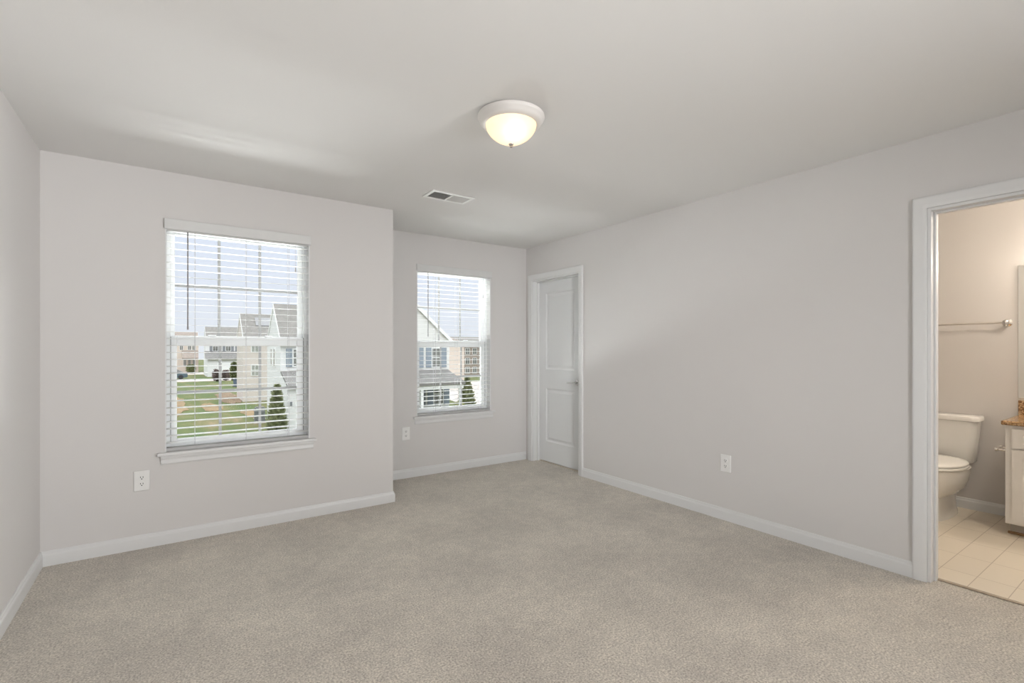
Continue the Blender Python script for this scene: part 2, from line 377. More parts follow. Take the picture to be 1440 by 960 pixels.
jamb('trim_4', XR - .001, XR + T, D1[0], D1[1], D1[2], (XR + .055, XR + .088))
jamb('trim_5', XR - .001, XR + T, D2[0], D2[1], D2[2], (XR + .045, XR + .08))

# closet door: two moulded panels, lever
dr = sempty('door_1', (XR + .1, 4.46, 0))
def panel_face(mb, x, y0, y1, z0, z1, sgn, holes):
    b = mb.bm; ys = sorted({y0, y1, *[h[0] for h in holes], *[h[1] for h in holes]}); zs = sorted({z0, z1, *[h[2] for h in holes], *[h[3] for h in holes]})
    q = lambda *p: b.faces.new([b.verts.new(v) for v in p])
    for i in range(len(ys) - 1):
        for j in range(len(zs) - 1):
            cy, cz = (ys[i] + ys[i + 1]) / 2, (zs[j] + zs[j + 1]) / 2
            if any(h[0] < cy < h[1] and h[2] < cz < h[3] for h in holes): continue
            q((x, ys[i], zs[j]), (x, ys[i + 1], zs[j]), (x, ys[i + 1], zs[j + 1]), (x, ys[i], zs[j + 1]))
    for h in holes:
        steps = [(0, 0), (.006, .005), (.016, .009), (.024, .009), (.044, .003), (.046, .002)]
        rr = [[(x + sgn * d, h[0] + i_, h[2] + i_), (x + sgn * d, h[1] - i_, h[2] + i_), (x + sgn * d, h[1] - i_, h[3] - i_), (x + sgn * d, h[0] + i_, h[3] - i_)] for i_, d in steps]
        mb.rings(rr, False, True)
mb = MB(); dy0, dy1, dz0, dz1, xf = 3.7085, 4.4585, 0.012, 2.041, XR + .088
panel_face(mb, xf, dy0, dy1, dz0, dz1, 1, [(3.862, 4.335, 1.050, 1.905), (3.862, 4.335, .238, .836)])
q = lambda *p: mb.bm.faces.new([mb.bm.verts.new(v) for v in p])
xb_ = xf + .034
q((xb_, dy0, dz0), (xb_, dy1, dz0), (xb_, dy1, dz1), (xb_, dy0, dz1))
for ya in (dy0, dy1): q((xf, ya, dz0), (xb_, ya, dz0), (xb_, ya, dz1), (xf, ya, dz1))
for za in (dz0, dz1): q((xf, dy0, za), (xf, dy1, za), (xb_, dy1, za), (xb_, dy0, za))
mb.build('door_leaf', M['door'], dr)
hb = MB(); hy, hz = 3.812, .925
hb.lathe((xf, hy, hz), [(0.0, -.012), (.022, -.012), (.029, -.008), (.031, 0.002)], 24, 'X')
hb.cyl((xf - .010, hy, hz), (xf - .055, hy, hz), .009, .009)
hb.cyl((xf - .050, hy - .008, hz), (xf - .055, hy + .10, hz - .004), .009, .007); hb.ball((xf - .055, hy + .10, hz - .004), .0072)
hb.build('door_handle', M['nickel'], dr, True)
for zz in (.25, 1.03, 1.83):
    hg = MB(); hg.cyl((xf - .003, 4.459, zz - .045), (xf - .003, 4.459, zz + .045), .0035, n=8); hg.build('hinge', M['nickel'], dr)

# ------------------------------------------------------------------ windows
def window(name, x0, x1, yw):
    """double hung window, glazed 0.10-0.15 behind the wall face"""
    r = sempty(name, ((x0 + x1) / 2, yw, WZ0))
    f = MB(); ya, yb = yw + .075, yw + .155; t = .030
    f.box(x0 + .001, x0 + t, ya, yb, WZ0 + .02, WZ1 - .001, .002); f.box(x1 - t, x1 - .001, ya, yb, WZ0 + .02, WZ1 - .001, .002)
    f.box(x0 + t, x1 - t, ya, yb, WZ1 - .034, WZ1 - .001, .002); f.box(x0 + t, x1 - t, ya, yb, WZ0 + .02, WZ0 + .040, .002)
    f.build('window_frame', M['vinyl'], r)
    j = MB(); j.box(x0 + .0002, x0 + .008, yw + .0005, ya, WZ0, WZ1 - .0002); j.box(x1 - .008, x1 - .0002, yw + .0005, ya, WZ0, WZ1 - .0002); j.box(x0 + .008, x1 - .008, yw + .0005, ya, WZ1 - .008, WZ1 - .0002)
    j.build('window_jamb', M['trim'], r)
    for xx in (x0 + .0295, x1 - .0325): MB().box(xx, xx + .003, yw + .0735, yw + .0765, WZ0 + .042, 1.36).build('sash_groove_shade', M['track'], r)  # dark strip put in for the shade of the groove beside the sash
    zm = 1.335
    def sash(kind, y0, y1, z0, z1, gl):
        s = MB(); gx0, gx1, gz0, gz1 = gl; a, b_ = x0 + t, x1 - t
        s.box(a, gx0, y0, y1, z0, z1, .003); s.box(gx1, b_, y0, y1, z0, z1, .003); s.box(gx0, gx1, y0, y1, z0, gz0, .003); s.box(gx0, gx1, y0, y1, gz1, z1, .003)
        so = s.build(kind, M['vinyl'], r)
        ym = (y0 + y1) / 2
        MB().box(gx0, gx1, ym + .006, ym + .009, gz0, gz1).build('glass_pane', M['glass'], so)
        w = gx1 - gx0
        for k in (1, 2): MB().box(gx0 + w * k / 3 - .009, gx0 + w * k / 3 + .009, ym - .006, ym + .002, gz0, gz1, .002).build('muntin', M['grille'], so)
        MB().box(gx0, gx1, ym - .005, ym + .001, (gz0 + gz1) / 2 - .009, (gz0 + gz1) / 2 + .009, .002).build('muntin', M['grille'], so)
    sash('upper_sash', yw + .115, yw + .145, 1.315, WZ1 - .034, (x0 + .054, x1 - .064, 1.368, WZ1 - .050))
    sash('lower_sash', yw + .082, yw + .112, WZ0 + .04, 1.362, (x0 + .066, x1 - .076, .668, 1.298))
    for k in (.3, .7):
        xx = x0 + (x1 - x0) * k
        MB().box(xx - .025, xx + .025, yw + .088, yw + .110, 1.363, 1.375, .004).build('sash_lock', M['vinyl'], r)
    # stool and apron
    s = MB(); s.box(x0, x1, yw - .001, yw + .075, WZ0 - .022, WZ0 - .0005)
    s.box(x0 - .042, x1 + .042, yw - .038, yw - .001, WZ0 - .022, WZ0 - .0005, .006, 3)
    s.build('window_sill', M['trim'], r)
    a = MB(); prof = [(0, -.022), (-.020, -.022), (-.020, -.034), (-.016, -.042), (-.014, -.050), (-.015, -.070), (-.010, -.078), (0, -.078)]
    a.rings([[(xx, yw + d, WZ0 + z) for d, z in prof] for xx in (x0 - .022, x1 + .022)]); a.build('apron', M['trim'], r)
    return r
window('window_1', *W1, YA); window('window_2', *W2, YB)

# ------------------------------------------------------------------ blinds
def blind(x0, x1, yw, label, wand_x, tassel_x, tassel_z, cords):
    zc = WZ0
    r = thing('window_blind', label, 'blind', ((x0 + x1) / 2, yw, WZ1), 'white window blinds')
    v = MB(); v.box(x0 - .004, x1 + .004, yw - .020, yw - .010, 2.064, 2.131, .003); v.box(x0 - .004, x0 + .004, yw - .010, yw - .0005, 2.064, 2.131); v.box(x1 - .004, x1 + .004, yw - .010, yw - .0005, 2.064, 2.131)
    v.build('valance', M['rail'], r)
    MB().box(x0 + .008, x1 - .008, yw + .004, yw + .050, 2.056, 2.096, .002).build('head_rail', M['rail'], r)
    z0s, z1s, n = .655, 2.034, 31
    sl = MB(); xs = (x0 + .006, x1 - .006); yc = yw + .029; prof = []
    N = 6
    for k in range(N + 1): y = -.0245 + .049 * k / N; prof.append((y, .0010 * (1 - (y / .0245) ** 2) + .0006 + y * .06))
    for k in range(N, -1, -1): y = -.0245 + .049 * k / N; prof.append((y, .0010 * (1 - (y / .0245) ** 2) - .0006 + y * .06))
    sl.rings([[(x, yc + y, WZ1 + z) for y, z in prof] for x in xs]); s0 = sl.build('slat', M['slat'], r)
    for k in range(n):
        s = s0 if k == 0 else s0.copy()
        if k: C.objects.link(s)
        s.parent = r; s.location = (0, 0, z0s + (z1s - z0s) * k / (n - 1) - WZ1)
    b = MB(); b.box(x0 + .006, x1 - .006, yw + .004, yw + .054, WZ0 + .001, WZ0 + .024, .004); br = b.build('bottom_rail', M['brail'], r)
    for xx in (x0 + .0035, x1 - .0035):
        MB().box(xx - .0025, xx + .0025, yw + .004, yw + .054, WZ0 + .002, WZ0 + .023).build('end_cap', M['dark'], br)
    for cx in cords:
        c = MB()
        for yy in (yw + .0035, yw + .0555): c.cyl((cx, yy, WZ0 + .02), (cx, yy, 2.06), .0011, n=6)
        for k in range(n):
            zz = z0s + (z1s - z0s) * k / (n - 1) - .0035
            c.cyl((cx, yw + .0035, zz), (cx, yw + .0555, zz), .0007, n=5)
        c.build('ladder_cord', M['cord'], r)
    w = MB(); w.cyl((wand_x, yw - .006, 1.418), (wand_x, yw - .006, 2.056), .0042, n=8); w.cyl((wand_x, yw - .006, 1.405), (wand_x, yw - .006, 1.425), .0055, n=8); w.build('tilt_wand', M['wand'], r)
    t = MB(); t.cyl((tassel_x, yw - .004, tassel_z), (tassel_x, yw - .004, 2.056), .0009, n=5); t.cyl((tassel_x, yw - .004, tassel_z - .034), (tassel_x, yw - .004, tassel_z), .0065, .003, 10)
    t.build('lift_cord', M['cord'], r)
blind(*W1, YA, 'white slatted blind in the larger-looking left window of the back wall', .100, .772, 1.885, (.141, .449, .728))
blind(*W2, YB, 'white slatted blind in the far window of the recess beside the closet door', 2.158, 2.815, 1.87, (2.245, 2.50, 2.79))

# ------------------------------------------------------------------ wall outlets
def outlet(label, loc, rotz):
    r = thing('wall_outlet', label, 'outlet', (0, 0, 0), 'duplex wall outlets')
    # built facing -Y at origin, then placed
    MB().box(-.0415, .0415, -.006, 0, -.0635, .0635, .004, 3).build('cover_plate', M['plate'], r)
    for zz in (.0205, -.0205):
        s = MB(); 
        prof = [(.0165 * math.cos(a), .0145 * math.sin(a)) for a in [2 * math.pi * k / 20 for k in range(20)]]
        s.rings([[(x, -.0055, zz + z) for x, z in prof], [(x, -.009, zz + z) for x, z in prof]], False, True); so = s.build('socket', M['plate'], r)
        for xx in (-.0065, .0065): MB().box(xx - .0016, xx + .0016, -.0096, -.0085, zz - .001, zz + .0085).build('slot', M['dark'], so)
        MB().cyl((0, -.0085, zz - .0075), (0, -.0096, zz - .0075), .0034, n=10).build('slot', M['dark'], so)
    MB().cyl((0, -.006, 0), (0, -.0078, 0), .0035, n=10).build('screw', M['plate'], r)
    r.location = loc; r.rotation_euler = (0, 0, rotz); return r
outlet('white outlet with dark slots on the back wall, lower left of the left window', (-.146, YA - .0003, .432), 0)
outlet('small white outlet under the left end of the recess window sill', (1.919, YB - .0003, .440), 0)
outlet('white outlet low in the middle of the long bare right wall', (XR - .0003, 2.090, .424), R(-90))

# ------------------------------------------------------------------ ceiling lamp and vent
lx, ly = 1.398, 2.012
cl = thing('ceiling_light', 'round white flush-mount ceiling light with glowing frosted glass bowl', 'ceiling light', (lx, ly, H))
MB().lathe((lx, ly, H), [(.10, -.0005), (.158, -.0005), (.166, -.006), (.167, -.016), (.163, -.024), (.158, -.028), (.155, -.036), (.148, -.044), (.136, -.050), (.128, -.050), (.126, -.020)], 64).build('base_ring', M['fixture'], cl, True)
prof = []
for k in range(15):
    t = k / 14; rr_ = .1265 * (1 - t ** 1.9) ** .62 if t < 1 else 0; prof.append((max(rr_, .004), -.047 - .098 * t))
MB().lathe((lx, ly, H), prof, 64).build('glass_bowl', M['dome'], cl, True)
MB().lathe((lx, ly, H), [(.0, -.139), (.011, -.139), (.0125, -.143), (.010, -.149), (.006, -.152), (.0075, -.157), (.004, -.161), (.0, -.162)], 24).build('finial', M['nickel'], cl, True)
lamp('POINT', 'ceiling_bulb', (lx - .019, ly - .054, H - .085), (0, 0, 0), .15, (1.0, 0.92, 0.82), shadow_soft_size=.022)

vt = thing('ceiling_vent', 'white two-section air vent in the ceiling beyond the light', 'vent', (1.752, 3.355, H))
vx0, vx1, vy0, vy1 = 1.574, 1.930, 3.262, 3.452; fz = H - .008
fm = MB(); bw = .026
fm.box(vx0, vx1, vy0, vy0 + bw, fz, H - .0005, .002); fm.box(vx0, vx1, vy1 - bw, vy1, fz, H - .0005, .002)
fm.box(vx0, vx0 + bw, vy0 + bw, vy1 - bw, fz, H - .0005, .002); fm.box(vx1 - bw, vx1, vy0 + bw, vy1 - bw, fz, H - .0005, .002)
fm.build('frame', M['ventm'], vt)
vm = (vx0 + vx1) / 2
MB().box(vm - .007, vm + .007, vy0 + bw, vy1 - bw, fz, H - .0005, .001).build('divider', M['ventm'], vt)
MB().box(vx0 + bw, vx1 - bw, vy0 + bw, vy1 - bw, H - .0022, H - .0004).build('backing', M['ventd'], vt)
def louver(xa, xb2, ang, n):
    for k in range(n):
        xc = xa + (xb2 - xa) * (k + .5) / n; d = .0052
        b = MB(); c, s = math.cos(ang), math.sin(ang); zc = H - .0058
        dx, dz = d * c, .0030 * (1 if s > 0 else -1)
        b.poly_prism([(xc - dx, vy0 + bw, zc - dz), (xc + dx, vy0 + bw, zc + dz), (xc + dx, vy0 + bw, zc + dz + .0008), (xc - dx, vy0 + bw, zc - dz + .0008)], (0, vy1 - vy0 - 2 * bw, 0))
        b.build('louver', M['ventm'], vt)
louver(vx0 + bw, vm - .007, R(75), 11); louver(vm + .007, vx1 - bw, R(-60), 11)

# ------------------------------------------------------------------ bathroom
# toilet (faces -X, tank on far wall)
ty = 1.222
to = thing('toilet', 'white two-piece toilet with closed lid seen through the bathroom doorway', 'toilet', (4.86, ty, 0))
def rrect(cx, cy, hx, hy, rad, z, n=6):
    pts = []
    for (sx_, sy_, a0) in ((1, 1, 0), (-1, 1, 90), (-1, -1, 180), (1, -1, 270)):
        for k in range(n + 1):
            a = R(a0 + 90 * k / n); pts.append((cx + sx_ * (hx - rad) + rad * math.cos(a), cy + sy_ * (hy - rad) + rad * math.sin(a), z))
    return pts
tk = MB(); cx = XB - .012 - .10
tk.rings([rrect(cx, ty, .075, .152, .04, .395), rrect(cx, ty, .083, .160, .045, .405), rrect(cx, ty, .090, .170, .05, .55), rrect(cx - .003, ty, .097, .184, .05, .718)])
tk.build('tank', M['porc'], to, True)
tl = MB(); tl.rings([rrect(cx - .003, ty, .100, .188, .045, .718), rrect(cx - .004, ty, .108, .197, .05, .724), rrect(cx - .004, ty, .109, .198, .05, .744), rrect(cx - .004, ty, .104, .193, .05, .756), rrect(cx - .004, ty, .09, .179, .045, .760)])
tl.build('tank_lid', M['porc'], to, True)
def egg(xb_, xf_, hw, z, n=40, cy=ty):
    """elongated outline: back at xb_, front at xf_ (smaller x)"""
    pts = []; L = xb_ - xf_; cxx = xf_ + L * .56
    for k in range(n):
        a = 2 * math.pi * k / n; c, s = math.cos(a), math.sin(a)
        x = cxx + (xb_ - cxx) * abs(c) ** .75 * (1 if c > 0 else -1) if c > 0 else cxx + (cxx - xf_) * c
        pts.append((x, cy + hw * s * (abs(s) ** -.12 if abs(s) > .01 else 1), z))
    return pts
bo = MB()
bo.rings([egg(5.13, 4.600, .086, 0.0045), egg(5.13, 4.602, .085, .02), egg(5.12, 4.612, .079, .05), egg(5.10, 4.622, .078, .12), egg(5.09, 4.62, .082, .175), egg(5.08, 4.585, .122, .208), egg(5.07, 4.545, .152, .248), egg(5.07, 4.518, .172, .30), egg(5.07, 4.505, .182, .355), egg(5.08, 4.503, .183, .390), egg(5.08, 4.515, .17, .397)])
bo.build('bowl', M['porc'], to, True)
se = MB(); se.rings([egg(4.985, 4.50, .183, .398), egg(4.985, 4.495, .188, .402), egg(4.985, 4.495, .188, .412), egg(4.985, 4.50, .183, .417)]); se.build('seat', M['seat'], to, True)
ld = MB(); ld.rings([egg(4.99, 4.503, .179, .4185), egg(4.99, 4.498, .185, .422), egg(4.99, 4.498, .185, .432), egg(4.99, 4.51, .173, .440), egg(4.97, 4.56, .12, .446), egg(4.90, 4.66, .05, .448)]); ld.build('lid', M['seat'], to, True)
for s in (-1, 1):
    hg = MB(); hg.cyl((5.0, ty + s * .07 - .02, .425), (5.0, ty + s * .07 + .02, .425), .012, n=12); hg.build('hinge', M['seat'], to, True)
lv = MB(); lv.cyl((cx - .098, ty + .12, .67), (cx - .113, ty + .12, .67), .012); lv.cyl((cx - .110, ty + .12, .67), (cx - .116, ty + .055, .66), .007, .005); lv.build('flush_lever', M['chrome'], to, True)

# towel bar
tb = thing('towel_bar', 'slim metal towel bar on the bathroom wall above the toilet', 'towel bar', (XB, 1.2, 1.475))
for yy in (.905, 1.52):
    p = MB(); p.lathe((XB - .0005, yy, 1.475), [(.028, 0), (.028, -.004), (.020, -.010), (.012, -.016), (.011, -.05), (.019, -.056), (.021, -.066), (.019, -.076), (.010, -.081), (0, -.082)], 24, 'X'); p.build('bracket', M['chrome'], tb, True)
bb = MB(); bb.cyl((XB - .066, .905, 1.475), (XB - .066, 1.52, 1.475), .0075, n=12); bb.build('bar', M['satin'], tb, True)

# vanity cabinet
vf, vy1_ = 4.696, .825; vy0_ = -.30
vc = thing('vanity_cabinet', 'off-white bathroom vanity cabinet under the brown granite top', 'cabinet', (4.96, .26, 0))
b = MB(); b.box(vf, XB - .001, vy0_, vy1_, .085, .757, .002); b.build('body', M['cab'], vc)
b = MB(); b.box(vf + .07, XB - .02, vy0_, vy1_ - .012, .0045, .085); b.build('toe_kick', M['kickw'], vc)
b = MB(); b.box(vf + .055, vf + .07, vy0_, vy1_ - .002, .0045, .022, .004); b.build('shoe_moulding', M['kick'], vc)
def shaker(y0, y1, z0, z1, name):
    m_ = MB(); x = vf - .019
    panel = (y0 + .05, y1 - .05, z0 + .05 if z1 - z0 > .25 else z0 + .03, z1 - .05 if z1 - z0 > .25 else z1 - .03)
    panel_face(m_, x, y0, y1, z0, z1, 1, [panel])
    bq = lambda *p: m_.bm.faces.new([m_.bm.verts.new(v) for v in p])
    for ya in (y0, y1): bq((x, ya, z0), (vf - .0005, ya, z0), (vf - .0005, ya, z1), (x, ya, z1))
    for za in (z0, z1): bq((x, y0, za), (x, y1, za), (vf - .0005, y1, za), (vf - .0005, y0, za))
    return m_.build(name, M['cab'], vc)
for (a_, c_) in ((.43, .790), (.03, .405), (-.28, .005)):
    shaker(a_, c_, .608, .735, 'drawer_front'); shaker(a_, c_, .105, .594, 'door')
ct = MB(); ct.box(4.668, XB - .002, vy0_ - .02, .843, .7575, .787, .008, 3)
cto = ct.build('countertop', M['granite']); tag(cto, 'brown speckled granite countertop with backsplash on the vanity', 'countertop')
MB().box(XB - .022, XB - .002, vy0_ - .02, .845, .7872, .893, .003).build('backsplash', M['granite'], cto)
mi = MB(); mi.box(XB - .007, XB - .001, vy0_, .848, .906, 1.904, .0015); tag(mi.build('wall_mirror', M['mirror']), 'frameless wall mirror above the granite backsplash', 'mirror')
# paper holder on the cabinet side
th = thing('toilet_paper_holder', 'chrome toilet paper holder on the side of the vanity cabinet', 'paper holder', (4.83, vy1_, .57))
for xx in (4.79, 4.92):
    p = MB(); p.lathe((xx, vy1_ + .0003, .570), [(.022, 0), (.022, .004), (.010, .010), (.008, .05), (.013, .054), (.013, .068), (0, .070)], 20, 'Y'); p.build('post', M['chrome'], th, True)
p = MB(); p.cyl((4.79, vy1_ + .060, .57), (4.92, vy1_ + .060, .57), .006, n=12); p.build('roller', M['chrome'], th, True)
# warm light over the mirror (above the mirror, outside the frame)
vl = thing('vanity_light', 'warm vanity light bar above the bathroom mirror, right of the doorway view', 'light', (XB, .27, 2.08))
MB().box(XB - .03, XB - .001, -.10, .60, 2.05, 2.11, .005).build('back_plate', M['nickel'], vl)
for yy in (.0, .25, .50):
    sh = MB(); sh.lathe((XB - .10, yy, 2.0), [(.03, .10), (.045, .05), (.055, 0.0)], 24); sh.build('glass_shade', M['fixture'], vl, True)
    ar = MB(); ar.cyl((XB - .03, yy, 2.08), (XB - .10, yy, 2.10), .008); ar.build('arm', M['nickel'], vl, True)
    lamp('POINT', 'vanity_bulb', (XB - .10, yy, 1.985), (0, 0, 0), 8.5, (1.0, 0.90, 0.77), shadow_soft_size=.05)

lamp('POINT', 'bathroom_fill_light', (4.25, .35, 2.30), (0, 0, 0), 23, (1.0, 0.90, 0.77), shadow_soft_size=.10)  # unseen lamp added as fill to brighten the bathroom

# ------------------------------------------------------------------ outside: ground
def flat(name, pts, z, m, th=.06):
    return struct(MB().poly_prism([(x, y, z - th) for x, y in pts], (0, 0, th)).build(name, m))
flat('lawn', [(-80, 6), (140, 6), (140, 250), (-80, 250)], G, M['lawn'], .3)
flat('concrete_path', [(-40, 84), (30, 78), (30, 84), (-40, 92)], G + .03, M['concrete'])
flat('concrete_drive', [(17.6, 22), (60, 22), (60, 58), (24, 58), (19.6, 36)], G + .03, M['concrete'])
flat('street', [(30, 100), (-40, 108), (-40, 116), (30, 108)], G + .02, M['concrete'])
def blob(name, cx, cy, rx, ry, m, z=G + .04):
    pts = []
    for k in range(22):
        a = 2 * math.pi * k / 22; f = 1 + random.uniform(-.22, .22); pts.append((cx + rx * f * math.cos(a), cy + ry * f * math.sin(a)))
    return flat(name, pts, z, m, .08)
blob('bare_soil', .2, 48, .95, 8, M['soil']); blob('bare_soil', 2.6, 44, .7, 3.2, M['soil'], G + .03); blob('mulch_bed', 4.4, 52, .9, 6, M['mulch'])
blob('mulch_bed', 2.8, 112, 3, 2.5, M['mulch']); blob('bare_soil', 4.6, 38, .5, 2.5, M['soil'], G + .03)

# ------------------------------------------------------------------ outside: houses
def gable_house(label, x0, x1, y0, y1, ez, rz, wm, rm, axis='X', over=.3, skirt=G, trim=True):
    r = thing('house', label, 'house', ((x0 + x1) / 2, (y0 + y1) / 2, skirt), 'houses across the lawn')
    w = MB(); w.box(x0, x1, y0, y1, skirt, ez)
    if axis == 'X':
        ym = (y0 + y1) / 2; w.poly_prism([(x0, y0, ez), (x0, y1, ez), (x0, ym, rz)], (x1 - x0, 0, 0))
    else:
        xm = (x0 + x1) / 2; w.poly_prism([(x0, y0, ez), (x1, y0, ez), (xm, y0, rz)], (0, y1 - y0, 0))
    w.build('wall', wm, r)
    th = .14; rf = MB()
    if axis == 'X':
        sl = (rz - ez) / (ym - y0); lo = ez - sl * over; tz = .02
        rf.poly_prism([(x0 - .01, y0 - over, lo + tz), (x0 - .01, ym, rz + tz), (x0 - .01, y1 + over, lo + tz), (x0 - .01, y1 + over, lo + th), (x0 - .01, ym, rz + th), (x0 - .01, y0 - over, lo + th)], (x1 - x0 + .02, 0, 0))
        rf.build('roof', rm, r)
        tr = MB()
        for xx in (x0 - .03, x1 + .01): tr.poly_prism([(xx, y0 - over, lo - .12), (xx, ym, rz - .14), (xx, y1 + over, lo - .12), (xx, y1 + over, lo + th), (xx, ym, rz + th), (xx, y0 - over, lo + th)], (.02, 0, 0))
        tr.box(x0 - .12, x1 + .12, y0 - over - .05, y0 - over, lo - .08, lo + th)
    else:
        sl = (rz - ez) / (xm - x0); lo = ez - sl * over; tz = .02
        rf.poly_prism([(x0 - over, y0 - .12, lo + tz), (xm, y0 - .12, rz + tz), (x1 + over, y0 - .12, lo + tz), (x1 + over, y0 - .12, lo + th), (xm, y0 - .12, rz + th), (x0 - over, y0 - .12, lo + th)], (0, y1 - y0 + .24, 0))
        rf.build('roof', rm, r)
        tr = MB(); tr.poly_prism([(x0 - over, y0 - .16, lo - .14), (xm, y0 - .16, rz - .16), (x1 + over, y0 - .16, lo - .14), (x1 + over, y0 - .16, lo + th), (xm, y0 - .16, rz + th), (x0 - over, y0 - .16, lo + th)], (0, .04, 0))
    tr.build('roof_trim', M['htrim'], r)
    return r
def hwin(r, x0, x1, z0, z1, y, shut=None, sw=.33, pane='hpane', split=True, sides=(1, 1)):
    f = MB(); t = .06; f.box(x0 - t, x1 + t, y - .05, y - .004, z0 - t, z1 + t); fo = f.build('window', M['htrim'], r)
    zm = (z0 + z1) / 2; xm = (x0 + x1) / 2
    p = MB()
    for (a, b_) in (((z0, zm - .03), (zm + .03, z1)) if split else ((z0, z1),)):
        p.box(x0, xm - .02, y - .06, y - .045, a, b_); p.box(xm + .02, x1, y - .06, y - .045, a, b_)
    p.build('pane', M[pane], fo)
    if shut:
        for s, on in zip((-1, 1), sides):
            if not on: continue
            a, b_ = (x0 - t - sw, x0 - t - .02) if s < 0 else (x1 + t + .02, x1 + t + sw)
            MB().box(a, b_, y - .06, y - .004, z0 - t, z1 + t, .01).build('shutter', M[shut], r)
def hwin_side(r, y0, y1, z0, z1, x, pane='hpane'):
    f = MB(); t = .06; f.box(x - .05, x - .004, y0 - t, y1 + t, z0 - t, z1 + t); fo = f.build('window', M['htrim'], r)
    MB().box(x - .06, x - .045, y0, y1, z0, z1).build('pane', M[pane], fo)

# near white house in the left window
hw = gable_house('white house with grey roof and gable end at right side of the left window view', 5.1, 9.8, 30, 34.6, 1.72, 3.88, M['s_white'], M['shingle'], over=.15)
hwin(hw, 5.78, 6.60, .34, 1.26, 30, 'shutter', .34)
hwin(hw, 7.7, 8.5, .34, 1.26, 30, 'shutter', .34)
hwin_side(hw, 31.6, 31.85, .3, 1.3, 5.1); hwin_side(hw, 32.6, 32.85, .3, 1.3, 5.1)
w = MB(); w.box(5.12, 9.8, 28.1, 30, G, -.72); w.poly_prism([(5.12, 28.1, -.72), (5.12, 30, -.72), (5.12, 30, -.05)], (4.68, 0, 0)); w.build('porch_wall', M['s_white'], hw)
pr = MB(); pr.poly_prism([(5.1, 27.9, -.78), (5.1, 30, -.04), (5.1, 30, .07), (5.1, 27.9, -.66)], (4.7, 0, 0)); pr.build('porch_roof', M['shingle_d'], hw)
lp = MB(); lp.box(5.24, 5.34, 28.02, 28.1, -1.72, -1.50, .01); lp.build('wall_lamp', M['shutter_d'], hw)
# tan house behind it
ht = gable_house('tan house with grey roof in the middle of the left window view', 5.1, 10.5, 47, 51.8, 2.25, 4.33, M['s_tan'], M['shingle'], over=.15)
hwin(ht, 5.74, 6.23, 1.08, 1.55, 47, None, pane='hpane_l', split=False); hwin(ht, 5.74, 6.23, -.92, -.06, 47, None, pane='hpane_l')
MB().poly_prism([(6.2, 48.05, 3.32), (8.4, 48.05, 3.32), (8.4, 48.9, 4.06), (6.2, 48.9, 4.06)], (0, -.05, .06)).build('roof_panel', mat('roof_panel_grey', (.33, .325, .32), .95, noise=(3, .05)), ht)
# white row house further back
h3 = gable_house('distant white row house with shuttered windows and grey porch roof', 4.9, 16, 95, 101, 2.7, 5.0, M['s_white'], M['shingle'], over=.2)
for xx in (5.9, 7.75, 9.6, 11.5): hwin(h3, xx, xx + .68, 1.05, 1.8, 95, 'shutter_d', .42, split=False)
pr = MB(); pr.poly_prism([(4.7, 92.6, -.35), (4.7, 95, .85), (4.7, 95, 1.0), (4.7, 92.6, -.15)], (11.3, 0, 0)); pr.build('porch_roof', M['shingle_d'], h3)
w = MB(); w.box(5.0, 16, 93, 95, G, -.3); w.build('garage_wall', M['s_white'], h3)
g = MB(); g.box(6.4, 9.0, 92.92, 93.0, G, -.95); g.build('garage_door', M['htrim'], h3)
# tan row houses, far left
h4 = gable_house('distant tan row house with brown porch roof at far left of window view', -9, 4.6, 113, 119, 2.6, 4.6, M['s_beige'], M['shingle_b'], over=.2)
for xx in (-3.5, .2, 1.6, 2.9, 3.6): hwin(h4, xx, xx + .5, 1.2, 2.3, 113, None, split=False)
pr = MB(); pr.poly_prism([(1.9, 110.6, -.5), (1.9, 113, .9), (1.9, 113, 1.1), (1.9, 110.6, -.3)], (2.6, 0, 0)); pr.build('porch_roof', M['shingle_b'], h4)
for xx in (2.2, 2.95, 3.7): hwin(h4, xx, xx + .35, -1.9, -.7, 113, None, split=False)

# near house in the recess window
hn = gable_house('white gabled house with blue-grey shutters filling the recess window view', 10.4, 16.1, 30.8, 42, 1.98, 4.55, M['s_cream'], M['shingle'], 'Y', over=.25)
hwin(hn, 14.80, 15.40, .10, 1.34, 30.8, 'shutter', .42); hwin(hn, 13.0, 13.60, .10, 1.34, 30.8, 'shutter', .48); hwin(hn, 11.2, 11.8, .10, 1.34, 30.8, 'shutter', .42)
pr = MB(); pr.poly_prism([(10.4, 28.3, -1.02), (10.4, 30.8, -.24), (10.4, 30.8, -.12), (10.4, 28.3, -.86)], (5.6, 0, 0)); pr.build('porch_roof', M['shingle_d'], hn)
MB().box(10.45, 15.95, 28.45, 28.65, -1.28, -1.0).build('porch_beam', M['htrim'], hn)
for xx in (10.6, 13.0, 15.75):
    MB().box(xx - .09, xx + .09, 28.46, 28.64, G, -1.28, .01).build('porch_post', M['htrim'], hn)
hwin(hn, 14.95, 15.60, -2.45, -1.15, 30.8, 'shutter', .45); hwin(hn, 13.2, 13.8, -2.45, -1.15, 30.8, 'shutter_d', .42)
hwin(hn, 11.4, 12.0, -2.45, -1.15, 30.8, 'shutter_d', .42)
